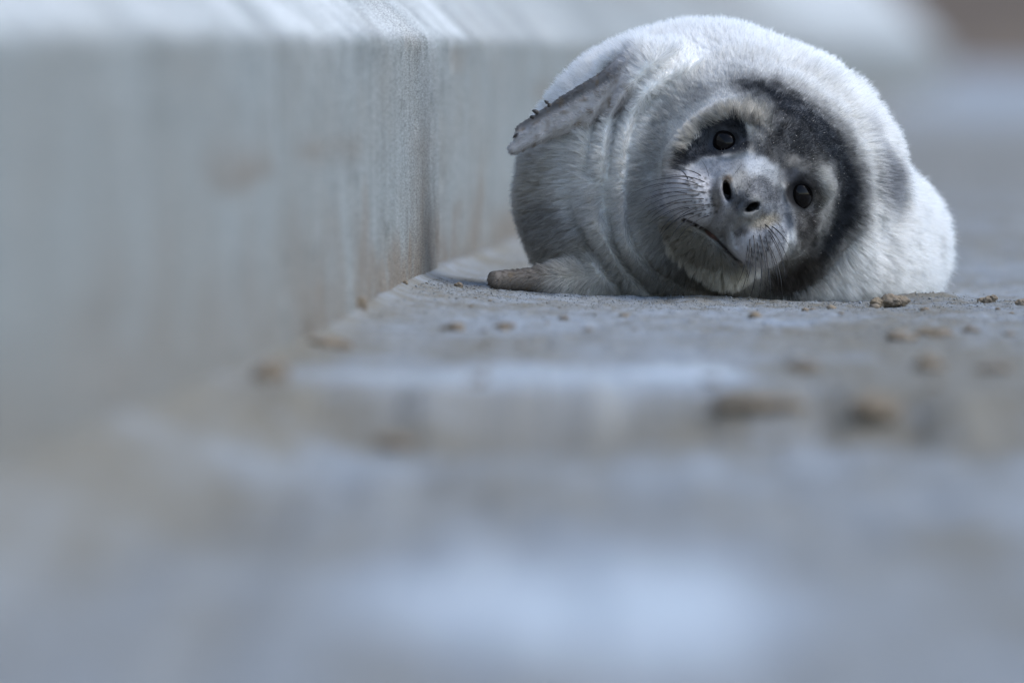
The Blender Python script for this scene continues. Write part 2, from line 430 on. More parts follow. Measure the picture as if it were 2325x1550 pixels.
def seal_base(p, eyes=True):
    x, y, w = p[:, 0], p[:, 1], p[:, 2]
    d = ell(p, (1618, Y(438), 450), (436, 368, 370))
    d = smin(d, ell(p, (1860, Y(560), 640), (260, 255, 420)), 45)
    d = smin(d, ell(p, (2010, Y(575), 1150), (178, 190, 480)), 160)
    d = smin(d, cap(p, (2020, Y(620), 1500), (2030, Y(655), 1780), 95, 45), 90)
    for s in (-1, 1):                                                       # hind flippers
        d = smin(d, ell(p, (2035 + s * 60, Y(655 if s < 0 else 600), 1930), (70, 28, 190)), 40)
    # fore flippers
    d = smin(d, ell(p, (1480, Y(175), 235), (105, 70, 75)), 60)
    u = cap(p, (1470, Y(148), 185), (1185, Y(298), 255), 40, 13)
    u = smin(u, cap(p, (1455, Y(195), 178), (1168, Y(338), 245), 38, 15), 34)
    u = u + 1.7 * np.cos((x * 0.47 - y * 0.88) / 4.2 + 0.006 * x) * sstep(1150, 1200, x) * sstep(1440, 1330, x)
    d = smin(d, u, 24)
    l = cap(p, (1345, Y(640), 190), (1128, Y(638), 120), 38, 20)
    l = smin(l, cap(p, (1345, Y(640), 250), (1132, Y(638), 200), 36, 19), 40)
    d = smin(d, l, 30)
    # neck rolls around the face
    R = pel(x, y, 1705, 408, 1, 1.0)
    th = np.arctan2(y - Y(408), x - 1705)
    left = np.clip(-np.cos(th), 0, 1) ** 0.6
    front = 1 - sstep(330, 520, w)
    wav = 12 * (0.75 + 0.7 * vnoise(th * 2.2, R * 0.012, seed=72)) * left * np.sin((R - 262 + 22 * vnoise(th * 1.6, R * 0.01, seed=71)) / 52 * 2 * math.pi) * sstep(250, 300, R) * (1 - sstep(370, 450, R))
    lowr = np.clip(np.cos(th + 1.05), 0, 1) ** 1.5
    wav = wav + 7 * lowr * (np.exp(-((R - 262) / 10) ** 2) - 0.9 * np.exp(-((R - 288) / 18) ** 2))
    d = d + front * wav
    hd = head_sdf(p)
    d = smin(d, hd, 26)
    # face relief
    fm = 1 - sstep(70, 150, w)
    g = 0
    md, mp_ = pdist(x, y, MOUTH)
    g = g + 7 * np.exp(-(md / 4.5) ** 2)
    for (ex, ey, k) in EYES:
        g = g + 16 * gel(x, y, ex, ey, 46, 42) 
        r_ = pel(x, y, ex, ey, 31, 29)
        g = g - 3.0 * np.exp(-((r_ - 1) / 0.22) ** 2)
    # drooping hollow outside each eye, with the cheek's sharp fold below it
    g = g + 16 * gel(x, y, 1600, 335, 55, 26, -28) + 12 * gel(x, y, 1832, 505, 22, 60, -8)
    cd, cp = pdist(x, y, CHEEKL); g = g - 11 * np.exp(-((np.hypot(cd, 0)) / 13) ** 2) * sstep(0, 0.15, cp) * (Y(0) * 0 + 1)
    cd, cp = pdist(x, y, CHEEKR); g = g - 9 * np.exp(-(cd / 14) ** 2)
    # nostrils, and the furrow between the pads
    n1 = pel(x, y, 1649, 433, 9, 22, -12); n2 = pel(x, y, 1704, 468, 17, 8.5, -28)
    g = g + 40 * (1 - sstep(0.5, 1.25, n1)) + 36 * (1 - sstep(0.5, 1.3, n2))
    g = g - 2.5 * np.exp(-((n1 - 1.8) / 0.5) ** 2) - 2.5 * np.exp(-((n2 - 1.9) / 0.5) ** 2)
    fd, _ = pdist(x, y, [(1672, 462), (1655, 500), (1640, 540)]); g = g + 7 * np.exp(-(fd / 9) ** 2)
    fd, _ = pdist(x, y, [(1628, 470), (1620, 495), (1608, 515)]); g = g + 5 * np.exp(-(fd / 6) ** 2)
    fd, _ = pdist(x, y, [(1695, 500), (1665, 525), (1672, 555)]); g = g + 6 * np.exp(-(fd / 7) ** 2)
    d = d + fm * g
    # flattened where it lies on the sand
    d = smax(d, -(y + 3), 46)
    return d
def seal_sdf(p):
    d = seal_base(p)
    x, y, w = p[:, 0], p[:, 1], p[:, 2]
    return d + 1.2 * vnoise(x / 26, y / 26, w / 26, seed=81) + (3.0 + 7 * sstep(1800, 1950, x)) * vnoise(x / 70, y / 70, w / 70, seed=82) * sstep(120, 200, w)

def surface_nets(f, lo, hi, st):
    ax = [np.arange(lo[i], hi[i] + st, st, dtype=np.float32) for i in range(3)]
    nx, ny, nz = map(len, ax)
    val = np.empty((nx, ny, nz), np.float32)
    yy, zz = np.meshgrid(ax[1], ax[2], indexing='ij')
    blk = 8
    for i in range(0, nx, blk):
        xs = ax[0][i:i + blk]
        pp = np.stack([np.repeat(xs, ny * nz), np.tile(yy.ravel(), len(xs)), np.tile(zz.ravel(), len(xs))], 1)
        val[i:i + blk] = f(pp).reshape(len(xs), ny, nz)
    ins = val < 0
    acc = np.zeros((nx - 1, ny - 1, nz - 1, 3), np.float32); cnt = np.zeros((nx - 1, ny - 1, nz - 1), np.float32)
    corners = [(i, j, k) for i in (0, 1) for j in (0, 1) for k in (0, 1)]
    def sub(a, c): return a[c[0]:nx - 1 + c[0], c[1]:ny - 1 + c[1], c[2]:nz - 1 + c[2]]
    for c0 in corners:
        for axi in range(3):
            if c0[axi]: continue
            c1 = list(c0); c1[axi] = 1; c1 = tuple(c1)
            a, b = sub(val, c0), sub(val, c1)
            cr = (a < 0) != (b < 0)
            t = np.where(cr, a / np.where(cr, a - b, 1), 0)
            for k in range(3):
                acc[..., k] += np.where(cr, c0[k] + (t if k == axi else 0), 0)
            cnt += cr
    cell = cnt > 0
    idx = -np.ones(cell.shape, np.int64); idx[cell] = np.arange(cell.sum())
    ci = np.argwhere(cell)
    V = (acc[cell] / cnt[cell][:, None] + ci) * st + np.array(lo, np.float32)
    F = []
    for axi in range(3):
        o1, o2 = [(1, 2), (2, 0), (0, 1)][axi]
        sl0 = [slice(None)] * 3; sl1 = [slice(None)] * 3
        sl0[axi] = slice(0, -1); sl1[axi] = slice(1, None)
        a, b = ins[tuple(sl0)], ins[tuple(sl1)]
        e = np.argwhere(a != b)
        e = e[(e[:, o1] > 0) & (e[:, o2] > 0) & (e[:, o1] < cell.shape[o1]) & (e[:, o2] < cell.shape[o2])]
        flip = a[tuple(e.T)]
        def at(d1, d2):
            q = e.copy(); q[:, o1] += d1; q[:, o2] += d2
            return idx[tuple(q.T)]
        quad = np.stack([at(-1, -1), at(0, -1), at(0, 0), at(-1, 0)], 1)
        quad[~flip] = quad[~flip][:, ::-1]
        F.append(quad)
    return V, np.concatenate(F)

def grad(f, p, e=0.6):
    g = np.empty_like(p)
    for k in range(3):
        q = p.copy(); q[:, k] += e; r = p.copy(); r[:, k] -= e
        g[:, k] = (f(q) - f(r)) / (2 * e)
    return g
def project(f, V, it=3):
    for _ in range(it):
        g = grad(f, V); d = f(V)
        V = V - np.clip(d / ((g * g).sum(1) + 0.05), -9, 9)[:, None] * g
    return V
def subdivide(V, F):
    n = len(V)
    ed = np.stack([F, np.roll(F, -1, 1)], -1).reshape(-1, 2)
    ed.sort(axis=1)
    key = ed[:, 0].astype(np.int64) * n + ed[:, 1]
    uk, inv = np.unique(key, return_inverse=True)
    mid = (V[uk // n] + V[uk % n]) / 2
    cen = V[F].mean(1)
    m = n + inv.reshape(-1, 4); c = n + len(uk) + np.arange(len(F))
    NF = np.concatenate([np.stack([F[:, k], m[:, k], c, m[:, k - 1]], 1) for k in range(4)])
    return np.concatenate([V, mid, cen]).astype(np.float32), NF

SV, SF = surface_nets(seal_base, (1060, -30, -190), (2240, 690, 2160), 13.0)
SV = project(seal_base, SV.astype(np.float32), 2)
SV, SF = subdivide(SV, SF)
SV = project(seal_sdf, SV, 2)
SV, SF = subdivide(SV, SF)
SV = project(seal_sdf, SV, 3)
fcn = SV[SF].mean(1)
sel = (fcn[:, 2] < 130) & (pel(fcn[:, 0], fcn[:, 1], 1690, 450, 215, 215) < 1)
FV, FF = subdivide(SV[np.unique(SF[sel])], np.searchsorted(np.unique(SF[sel]), SF[sel]))
FV = project(seal_sdf, FV, 3)
SF = np.concatenate([SF[~sel], FF + len(SV)]); SV = np.concatenate([SV, FV])
used = np.unique(SF); SF = np.searchsorted(used, SF); SV = SV[used]
SN = grad(seal_sdf, SV); SN /= np.linalg.norm(SN, axis=1)[:, None] + 1e-9

def to_world(P):
    return np.stack([(P[:, 0] - 1162.5) * S, P[:, 2] * S, P[:, 1] * S], 1).astype(np.float32)
def surf_w(px, py):
    ws = np.arange(-220, 420, 1.0, dtype=np.float32)
    p = np.stack([np.full_like(ws, px), np.full_like(ws, Y(py)), ws], 1)
    d = seal_sdf(p)
    i = np.argmax(d < 0)
    return float(ws[i])

# ------------------------------------------------------------------ coat markings, and shade painted into the coat
W_ = (0.86, 0.85, 0.82)
CAP = [(1662, 192), (1700, 180), (1760, 186), (1820, 212), (1880, 258), (1925, 315), (1952, 380), (1958, 450), (1940, 515), (1905, 562), (1865, 600), (1820, 640), (1760, 660),
       (1745, 640), (1790, 600), (1838, 572), (1868, 525), (1884, 480), (1892, 420), (1880, 378), (1850, 372), (1806, 372), (1768, 336), (1750, 292), (1748, 250), (1720, 224), (1680, 212)]
OPS = [
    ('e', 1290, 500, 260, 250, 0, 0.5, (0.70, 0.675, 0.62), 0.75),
    ('e', 1190, 480, 75, 190, 0, 0.5, (0.34, 0.31, 0.255), 0.65),  # dark flank edge, partly shade and warm sand bounce painted in
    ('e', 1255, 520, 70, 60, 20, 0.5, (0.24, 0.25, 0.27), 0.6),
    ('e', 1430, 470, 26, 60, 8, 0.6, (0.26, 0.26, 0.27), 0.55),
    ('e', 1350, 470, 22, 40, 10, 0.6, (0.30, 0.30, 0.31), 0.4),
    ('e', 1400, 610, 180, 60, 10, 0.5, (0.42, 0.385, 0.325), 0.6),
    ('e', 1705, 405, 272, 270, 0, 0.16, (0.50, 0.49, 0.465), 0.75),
    ('e', 1488, 340, 22, 120, 18, 0.5, (0.22, 0.225, 0.22), 0.65),  # groove between head and neck, its shade painted in
    ('e', 1545, 245, 70, 34, -45, 0.5, (0.33, 0.33, 0.32), 0.6),
    ('e', 1600, 218, 40, 14, -20, 0.6, (0.20, 0.20, 0.20), 0.5),
    ('e', 1502, 530, 38, 100, -22, 0.5, (0.26, 0.24, 0.20), 0.6),  # lower end of the neck groove, painted darker as shade
    ('e', 1600, 650, 170, 38, 14, 0.5, (0.17, 0.15, 0.12), 0.8),  # throat under the chin: mostly its shadow, painted as darker fur
    ('e', 2018, 425, 34, 74, -8, 0.6, (0.12, 0.13, 0.155), 0.85),
    ('e', 1990, 330, 12, 70, -22, 0.6, (0.22, 0.23, 0.26), 0.6),
    ('p', CAP, 48, (0.17, 0.175, 0.185), 0.6),
    ('p', CAP, 25, (0.013, 0.016, 0.022), 0.97),
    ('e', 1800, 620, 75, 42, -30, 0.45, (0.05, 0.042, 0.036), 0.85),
    ('e', 1690, 440, 190, 185, 0, 0.14, (0.211, 0.202, 0.186), 0.85),
    ('e', 1520, 420, 26, 95, 0, 0.5, (0.310, 0.285, 0.248), 0.5),
    ('p', [(1540, 335), (1562, 298), (1598, 268), (1642, 246), (1700, 226), (1742, 246), (1752, 296), (1736, 330), (1712, 305), (1690, 278), (1650, 272), (1600, 298), (1565, 330), (1550, 385), (1538, 392)], 12, (0.544, 0.504, 0.440), 0.95),
    ('e', 1722, 292, 34, 7, 38, 0.5, (0.136, 0.130, 0.124), 0.7),
    ('e', 1800, 322, 66, 50, 30, 0.5, (0.020, 0.022, 0.027), 0.9),
    ('e', 1768, 352, 66, 40, 25, 0.4, (0.036, 0.036, 0.038), 0.9),
    ('e', 1815, 375, 36, 14, 30, 0.5, (0.211, 0.198, 0.186), 0.7),
    ('e', 1726, 380, 48, 22, 25, 0.5, (0.52, 0.53, 0.545), 0.9),
    ('e', 1752, 420, 26, 46, -30, 0.5, (0.285, 0.291, 0.304), 0.7),
    ('e', 1612, 380, 62, 24, -10, 0.5, (0.273, 0.285, 0.310), 0.85),
    ('e', 1570, 450, 88, 56, 8, 0.35, (0.50, 0.485, 0.50), 0.85),
    ('e', 1718, 560, 60, 62, 20, 0.35, (0.48, 0.465, 0.475), 0.85),
    ('e', 1765, 500, 48, 66, -10, 0.4, (0.155, 0.167, 0.192), 0.85),
    ('e', 1728, 428, 44, 24, 20, 0.4, (0.084, 0.087, 0.099), 0.8),
    ('e', 1680, 455, 28, 24, 35, 0.4, (0.053, 0.057, 0.067), 0.9),
    ('e', 1640, 500, 24, 40, 30, 0.5, (0.260, 0.254, 0.254), 0.7),
    ('e', 1624, 448, 16, 34, 0, 0.5, (0.124, 0.102, 0.077), 0.8),
    ('e', 1650, 408, 10, 12, 0, 0.5, (0.161, 0.112, 0.068), 0.8),
    ('e', 1728, 500, 40, 16, -15, 0.5, (0.186, 0.155, 0.099), 0.7),
    ('e', 1680, 522, 18, 10, 0, 0.5, (0.062, 0.050, 0.037), 0.7),
    ('p', [(1541, 390), (1550, 352), (1574, 316), (1616, 287), (1655, 267), (1688, 280), (1702, 312), (1697, 341), (1645, 349), (1600, 358), (1570, 370)], 5, (0.024, 0.026, 0.031), 0.97),
    ('e', 1812, 408, 40, 20, 20, 0.4, (0.105, 0.108, 0.127), 0.85),
    ('e', 1836, 450, 30, 60, -8, 0.4, (0.081, 0.071, 0.065), 0.85),
    ('e', 1828, 520, 26, 52, -8, 0.4, (0.056, 0.051, 0.048), 0.85),
    ('e', 1816, 442, 32, 40, -12, 0.25, (0.007, 0.007, 0.009), 0.97),
    ('p', [(1848, 380), (1876, 376), (1887, 420), (1882, 462), (1868, 500), (1856, 490), (1866, 430)], 7, (0.360, 0.353, 0.329), 0.9),
    ('e', 1792, 548, 10, 28, 14, 0.5, (0.592, 0.592, 0.592), 0.9),
    ('q', [(1498, 470), (1540, 500), (1600, 534), (1650, 580), (1694, 612), (1700, 650), (1620, 650), (1560, 620), (1505, 560)], 10, (0.22, 0.195, 0.15), 0.88),
    ('c', CHIN, 24, (0.62, 0.57, 0.46), 0.85),
    ('l', MOUTH, 3.4, (0.035, 0.026, 0.022), 0.93),
    ('e', 1614, 534, 16, 5, 38, 0.4, (0.15, 0.075, 0.055), 0.9),
    ('e', 1649, 433, 9.5, 22, -12, 0.35, (0.006, 0.005, 0.006), 1.0),
    ('e', 1704, 468, 17, 9, -28, 0.35, (0.006, 0.005, 0.006), 1.0),
]
FOLL = [(1600 - 13 * j + 5 * i, 404 + 15 * i + 3 * j) for i in range(6) for j in range(4)] + [(1700 + 12 * i - 3 * j, 566 - 11 * i + 13 * j) for i in range(5) for j in range(4)]
def poly_sd(x, y, pts):
    P = np.array([(a, Y(b)) for a, b in pts], np.float32)
    d = np.full(x.shape, 1e9, np.float32); ins = np.zeros(x.shape, bool)
    for i in range(len(P)):
        a, b = P[i], P[(i + 1) % len(P)]
        e = b - a
        h = np.clip(((x - a[0]) * e[0] + (y - a[1]) * e[1]) / (e @ e), 0, 1)
        d = np.minimum(d, np.hypot(x - a[0] - h * e[0], y - a[1] - h * e[1]))
        c = ((a[1] > y) != (b[1] > y)) & (x < e[0] * (y - a[1]) / (e[1] if abs(e[1]) > 1e-6 else 1e-6) + a[0])
        ins ^= c
    return np.where(ins, -d, d)
def flipper_mask(P):
    u = np.minimum(cap(P, (1440, Y(160), 185), (1185, Y(298), 255), 44, 16), cap(P, (1425, Y(205), 178), (1168, Y(338), 245), 42, 18))
    l = np.minimum(cap(P, (1290, Y(640), 190), (1128, Y(641), 120), 50, 24), cap(P, (1290, Y(640), 250), (1130, Y(640), 200), 48, 22))
    return 1 - sstep(0, 16, np.minimum(u, l)), l < u
def coat(P, jit=0.0):
    x0, y0, w = P[:, 0], P[:, 1], P[:, 2]
    fine = 5.0
    x = x0 + fine * vnoise(x0 / 17, y0 / 17, w / 30, seed=91) + jit * 6 * (rng.random(len(P)) - 0.5)
    y = y0 + fine * vnoise(x0 / 17, y0 / 17, w / 30, seed=92) + jit * 6 * (rng.random(len(P)) - 0.5)
    c = np.tile(np.array(W_, np.float32), (len(P), 1))
    front = 1 - sstep(420, 700, w)
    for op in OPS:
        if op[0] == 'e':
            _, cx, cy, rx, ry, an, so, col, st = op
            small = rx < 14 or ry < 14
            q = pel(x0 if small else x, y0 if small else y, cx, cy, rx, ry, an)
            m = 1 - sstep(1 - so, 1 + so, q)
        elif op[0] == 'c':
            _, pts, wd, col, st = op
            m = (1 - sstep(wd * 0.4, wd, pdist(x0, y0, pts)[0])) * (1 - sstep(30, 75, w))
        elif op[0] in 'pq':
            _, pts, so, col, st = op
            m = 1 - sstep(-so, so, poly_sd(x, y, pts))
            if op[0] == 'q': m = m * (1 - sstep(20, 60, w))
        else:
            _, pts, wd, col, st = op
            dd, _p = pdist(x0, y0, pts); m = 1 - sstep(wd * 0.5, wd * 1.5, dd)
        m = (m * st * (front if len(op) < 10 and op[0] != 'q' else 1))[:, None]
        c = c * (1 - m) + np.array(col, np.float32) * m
    # dark follicle spots in rows on the whisker pads
    near = (w < 60) & (pel(x0, y0, 1650, 500, 150, 150) < 1)
    if near.any():
        sp = np.zeros(near.sum(), np.float32)
        for (cx, cy) in FOLL:
            sp = np.maximum(sp, np.exp(-((x0[near] - cx) ** 2 + (y0[near] - Y(cy)) ** 2) / 14.0))
        c[near] *= (1 - 0.75 * sp)[:, None]
    # mottling where the pup's dark coat shows through
    dk = (1 - sstep(0.1, 0.35, c[:, 0]))
    c = c * (1 + dk * 0.42 * np.clip(fbm(x0 / 16, y0 / 16, w / 16, oct=3, seed=96), -0.8, 1.5))[:, None]
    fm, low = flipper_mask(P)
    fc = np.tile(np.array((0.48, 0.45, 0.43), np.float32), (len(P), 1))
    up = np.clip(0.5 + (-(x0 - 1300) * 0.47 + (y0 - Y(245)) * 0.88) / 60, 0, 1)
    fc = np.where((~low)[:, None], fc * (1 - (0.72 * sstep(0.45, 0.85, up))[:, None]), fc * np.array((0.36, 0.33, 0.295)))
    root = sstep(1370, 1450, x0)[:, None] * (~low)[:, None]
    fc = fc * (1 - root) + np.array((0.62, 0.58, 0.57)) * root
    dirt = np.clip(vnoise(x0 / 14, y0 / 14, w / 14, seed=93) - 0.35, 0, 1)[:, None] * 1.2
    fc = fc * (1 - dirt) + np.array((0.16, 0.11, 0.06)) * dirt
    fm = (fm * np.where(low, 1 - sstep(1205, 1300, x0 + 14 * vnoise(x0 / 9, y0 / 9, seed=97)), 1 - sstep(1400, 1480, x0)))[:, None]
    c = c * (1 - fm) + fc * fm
    v = 1 + 0.10 * vnoise(x0 / 10, y0 / 10, w / 10, seed=94) + 0.08 * vnoise(x0 / 40, y0 / 40, w / 40, seed=95)
    return np.clip(c * v[:, None], 0.004, 0.90)

def mat_skin():
    t = NT("seal_skin")
    t.link(t.attr("coat", 0), t.b.inputs["Base Color"])
    t.b.inputs["Roughness"].default_value = 0.62
    t.b.inputs["Specular IOR Level"].default_value = 0.3
    co = t.node("ShaderNodeTexCoord").outputs["Object"]
    t.bump(t.noise(co, 900, 3, 0.6), 0.25, 0.0008)
    return t.m
def mat_fur():
    t = NT("seal_fur")
    hb = t.node("ShaderNodeBsdfHairPrincipled")
    hb.model = 'CHIANG'
    hb.parametrization = 'COLOR'
    t.link(t.attr("coat", 0), hb.inputs["Color"])
    hb.inputs["Roughness"].default_value = 0.45
    hb.inputs["Radial Roughness"].default_value = 0.6
    hb.inputs["Coat"].default_value = 0.0
    hb.inputs["IOR"].default_value = 1.3
    df = t.node("ShaderNodeBsdfDiffuse"); t.link(t.attr("coat", 0), df.inputs["Color"])
    mx = t.node("ShaderNodeMixShader"); sp = t.node("ShaderNodeMapRange"); t.link(t.attr("coat", 0), sp.inputs[0])
    sp.inputs[1].default_value = 0.05; sp.inputs[2].default_value = 0.6; sp.inputs[3].default_value = 0.95; sp.inputs[4].default_value = 0.45
    t.link(sp.outputs[0], mx.inputs[0])
    t.link(hb.outputs[0], mx.inputs[1]); t.link(df.outputs[0], mx.inputs[2])
    t.link(mx.outputs[0], t.n["Material Output"].inputs["Surface"])
    return t.m
def mat_plain(name, col, rough=0.5, spec=0.5, coat_=0.0):
    t = NT(name)
    co = t.node("ShaderNodeTexCoord").outputs["Object"]
    t.link(t.mix(t.noise(co, 600, 2, 0.5), tuple(c * 0.8 for c in col), tuple(c * 1.2 for c in col)), t.b.inputs["Base Color"])
    t.b.inputs["Roughness"].default_value = rough; t.b.inputs["Specular IOR Level"].default_value = spec
    t.b.inputs["Coat Weight"].default_value = coat_; t.b.inputs["Coat Roughness"].default_value = 0.02
    return t.m

seal = bpy.data.objects.new("seal_pup", None)
link(seal)
seal.location = (float((1640 - 1162.5) * S), 0.2, 0.0)
seal.empty_display_size = 0.1
tag(seal, "plump white and grey seal pup with dark cap lying sideways on sand", "seal")
def part(o):
    o.parent = seal
    o.matrix_parent_inverse = Matrix.Translation(-Vector(seal.location))
    return o

body = part(mesh_np("body", to_world(SV), SF, mat_skin()))
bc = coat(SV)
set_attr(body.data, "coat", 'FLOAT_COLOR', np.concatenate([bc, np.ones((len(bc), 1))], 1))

# eyes
M_EYE = mat_plain("wet_dark_eye", (0.005, 0.004, 0.004), 0.03, 0.18, 0.0)
def uv_ball(name, c, r, mat, nu=32, nv=20):
    V = []; F = []
    for i in range(nv + 1):
        for j in range(nu):
            a = math.pi * i / nv; b = 2 * math.pi * j / nu
            V.append((c[0] + r[0] * math.sin(a) * math.cos(b), c[1] + r[1] * math.sin(a) * math.sin(b), c[2] + r[2] * math.cos(a)))
    for i in range(nv):
        for j in range(nu):
            F.append((i * nu + j, (i + 1) * nu + j, (i + 1) * nu + (j + 1) % nu, i * nu + (j + 1) % nu))
    return mesh_np(name, V, F, mat)
for (ex, ey, k) in EYES:
    w0 = surf_w(ex, ey)
    r = 35 * S
    c = to_world(np.array([[ex, Y(ey), w0 + 12.0]]))[0]
    part(uv_ball("eye", c, (r * (0.94 if ex < 1700 else 0.88), r, r * (1.0 if ex < 1700 else 1.14)), M_EYE))

# ------------------------------------------------------------------ fur
P0, P1, P2, P3 = (SV[SF[:, k]] for k in range(4))
FA = 0.5 * np.linalg.norm(np.cross(P2 - P0, P3 - P1), axis=1)
FC = (P0 + P1 + P2 + P3) / 4
FN = SN[SF].mean(1)
facing = -FN[:, 2]
wt = FA * np.where(facing > -0.25, 1.0, 0.12) * np.where(FC[:, 2] > 800, 0.15, 1.0) * (FC[:, 1] > 2)
face_r = pel(FC[:, 0], FC[:, 1], 1700, 425, 235, 235)
wt = wt * np.where((face_r < 1.1) & (FC[:, 2] < 200), 2.2, 1.0)
# no fur on eyes, inside the nostrils, on the flippers' bare edge
x_, y_ = FC[:, 0], FC[:, 1]
bald = (pel(x_, y_, 1649, 433, 10.5, 24, -12) < 1) | (pel(x_, y_, 1704, 468, 18.5, 10, -28) < 1)
for (ex, ey, k) in EYES: bald |= (pel(x_, y_, ex, ey, 29, 31) < 1)
bald |= pdist(x_, y_, MOUTH)[0] < 5
bald &= FC[:, 2] < 150
wt = wt * (~bald)
NH = 330000
fi = rng.choice(len(SF), NH, p=wt / wt.sum())
u, v = rng.random(NH)[:, None], rng.random(NH)[:, None]
root = (P0[fi] * (1 - u) + P1[fi] * u) * (1 - v) + (P3[fi] * (1 - u) + P2[fi] * u) * v
nr = FN[fi]; nr = nr / (np.linalg.norm(nr, axis=1)[:, None] + 1e-9)
x_, y_, w_ = root[:, 0], root[:, 1], root[:, 2]
nose = np.array([1675.0, Y(455), -150.0], np.float32)
fl = root - nose
fl = fl / (np.linalg.norm(fl, axis=1)[:, None] + 1e-9)
fl[:, 1] -= 0.12
fl = fl - (fl * nr).sum(1)[:, None] * nr
fl = fl / (np.linalg.norm(fl, axis=1)[:, None] + 1e-9)
# lengths by region
onface = (1 - sstep(0.8, 1.15, pel(x_, y_, 1705, 408, 255, 255))) * (1 - sstep(150, 240, w_))
L = 30 * (1 - onface) + 9 * onface
inner = (1 - sstep(0.85, 1.1, pel(x_, y_, 1690, 450, 165, 150))) * (1 - sstep(60, 140, w_))
L = L * (1 - inner) + 5.0 * inner
lift = 0.40 * (1 - onface) + 0.26 * onface
def blend(cur, val, m): return cur * (1 - m) + val * m
right = sstep(1750, 1950, x_) * (1 - onface)
L = blend(L, 40, right * 0.8)
top = sstep(430, 560, y_) * (1 - onface) * sstep(1780, 1600, x_)
L = blend(L, 38, top); lift = blend(lift, 0.75, top * 0.8)
neck = np.exp(-((pel(x_, y_, 1705, 408, 1, 1) - 300) / 55) ** 2) * sstep(1750, 1600, x_) * (1 - sstep(320, 420, w_))
L = blend(L, 13, neck * 0.8); lift = blend(lift, 0.25, neck * 0.8)
brow = 1 - sstep(-3, 7, poly_sd(x_, y_, [(1540, 335), (1560, 295), (1595, 262), (1640, 236), (1700, 222), (1745, 240), (1752, 290), (1705, 285), (1650, 266), (1600, 292), (1565, 325), (1550, 385), (1535, 395)]))
brow *= 1 - sstep(60, 140, w_)
bl = 27 - 17 * sstep(0, 50, poly_sd(x_, y_, [(1546, 382), (1556, 352), (1580, 320), (1620, 291), (1655, 272), (1684, 284), (1698, 312), (1694, 340), (1645, 348)]))
L = L * (1 - brow) + bl * brow; lift = blend(lift, 0.5, brow)
chin = (1 - sstep(10, 26, pdist(x_, y_, CHIN)[0])) * (1 - sstep(30, 75, w_))
L = blend(L, 27, chin); lift = blend(lift, 0.45, chin)
jaw = (1 - sstep(-4, 8, poly_sd(x_, y_, [(1505, 485), (1560, 515), (1620, 550), (1690, 615), (1620, 612), (1560, 590), (1510, 540)]))) * (1 - sstep(10, 50, w_))
L = blend(L, 17, jaw); lift = blend(lift, 0.38, jaw)
rb = gel(x_, y_, 1868, 440, 20, 60) * (1 - sstep(100, 160, w_)); L = blend(L, 13, rb)
eyed = np.zeros_like(L)
for (ex, ey, k) in EYES: eyed = np.maximum(eyed, 1 - sstep(1.0, 1.5, pel(x_, y_, ex, ey, 34, 34)))
L = blend(L, 3.2, eyed * (1 - sstep(60, 150, w_)) * (1 - brow))
fmk, flow_ = flipper_mask(root)
fmk = fmk * np.where(flow_, 1 - sstep(1195, 1290, x_), 1 - sstep(1400, 1480, x_))
L = blend(L, 9, fmk); lift = blend(lift, 0.15, fmk)
md_, _ = pdist(x_, y_, MOUTH); L = blend(L, 2.5, (1 - sstep(8, 22, md_)) * (w_ < 80) * sstep(-6, 6, y_ - (Y(462) - (x_ - 1508) * 0.76)))
L = L * (0.65 + 0.6 * rng.random(NH))
# the flow on brow and chin runs out from the eye / the mouth
eb = np.stack([x_ - 1668, y_ - Y(352), np.zeros(NH)], 1); eb /= np.linalg.norm(eb, axis=1)[:, None] + 1e-9
fl = fl * (1 - brow[:, None]) + eb * brow[:, None]
cb = np.stack([x_ * 0 - 0.05, y_ * 0 - 1.0, np.full(NH, -0.12)], 1)
fl = fl * (1 - chin[:, None]) + cb * chin[:, None]
fl = fl / (np.linalg.norm(fl, axis=1)[:, None] + 1e-9)
# clumps: nearest jittered lattice point
def clump_center(P, cell, seed):
    b = np.floor(P / cell)
    best = np.full(len(P), 1e9); cc = np.zeros_like(P)
    for i in (-1, 0, 1):
        for j in (-1, 0, 1):
            for k in (-1, 0, 1):
                q = b + np.array([i, j, k])
                c = np.stack([hash3(q[:, 0], q[:, 1], q[:, 2], seed + s) for s in range(3)], 1)
                c = (q + c) * cell
                d = ((P - c) ** 2).sum(1)
                m = d < best
                best = np.where(m, d, best); cc[m] = c[m]
    return cc
cell = 15.0
cc = clump_center(root, cell, 301)
off = cc - root
off = off - (off * nr).sum(1)[:, None] * nr
off = off * (sstep(8, 24, pdist(x_, y_, MOUTH)[0]) + (w_ > 80)).clip(0, 1)[:, None]
cl_amt = blend(np.full(NH, 0.55), 0.25, onface); cl_amt = blend(cl_amt, 0.8, np.maximum(brow, np.maximum(chin, jaw))); cl_amt = blend(cl_amt, 0.3, right); cl_amt = blend(cl_amt, 0.85, top)
cj = np.stack([vnoise(cc[:, 0] * 3.7, cc[:, 1] * 3.7, cc[:, 2] * 3.7, seed=s) for s in (311, 312, 313)], 1)
big = np.stack([vnoise(x_ / 60, y_ / 60, w_ / 60, seed=s) for s in (321, 322, 323)], 1)
jit = rng.normal(0, 1, (NH, 3))
dirv = fl * (1 - lift)[:, None] + nr * lift[:, None]
dirv = dirv + 0.16 * cj + 0.16 * big + 0.10 * jit
dirv /= np.linalg.norm(dirv, axis=1)[:, None]
K = 5
ts = np.linspace(0, 1, K)
pts = np.empty((NH, K, 3), np.float32)
root = root - nr * 0.8
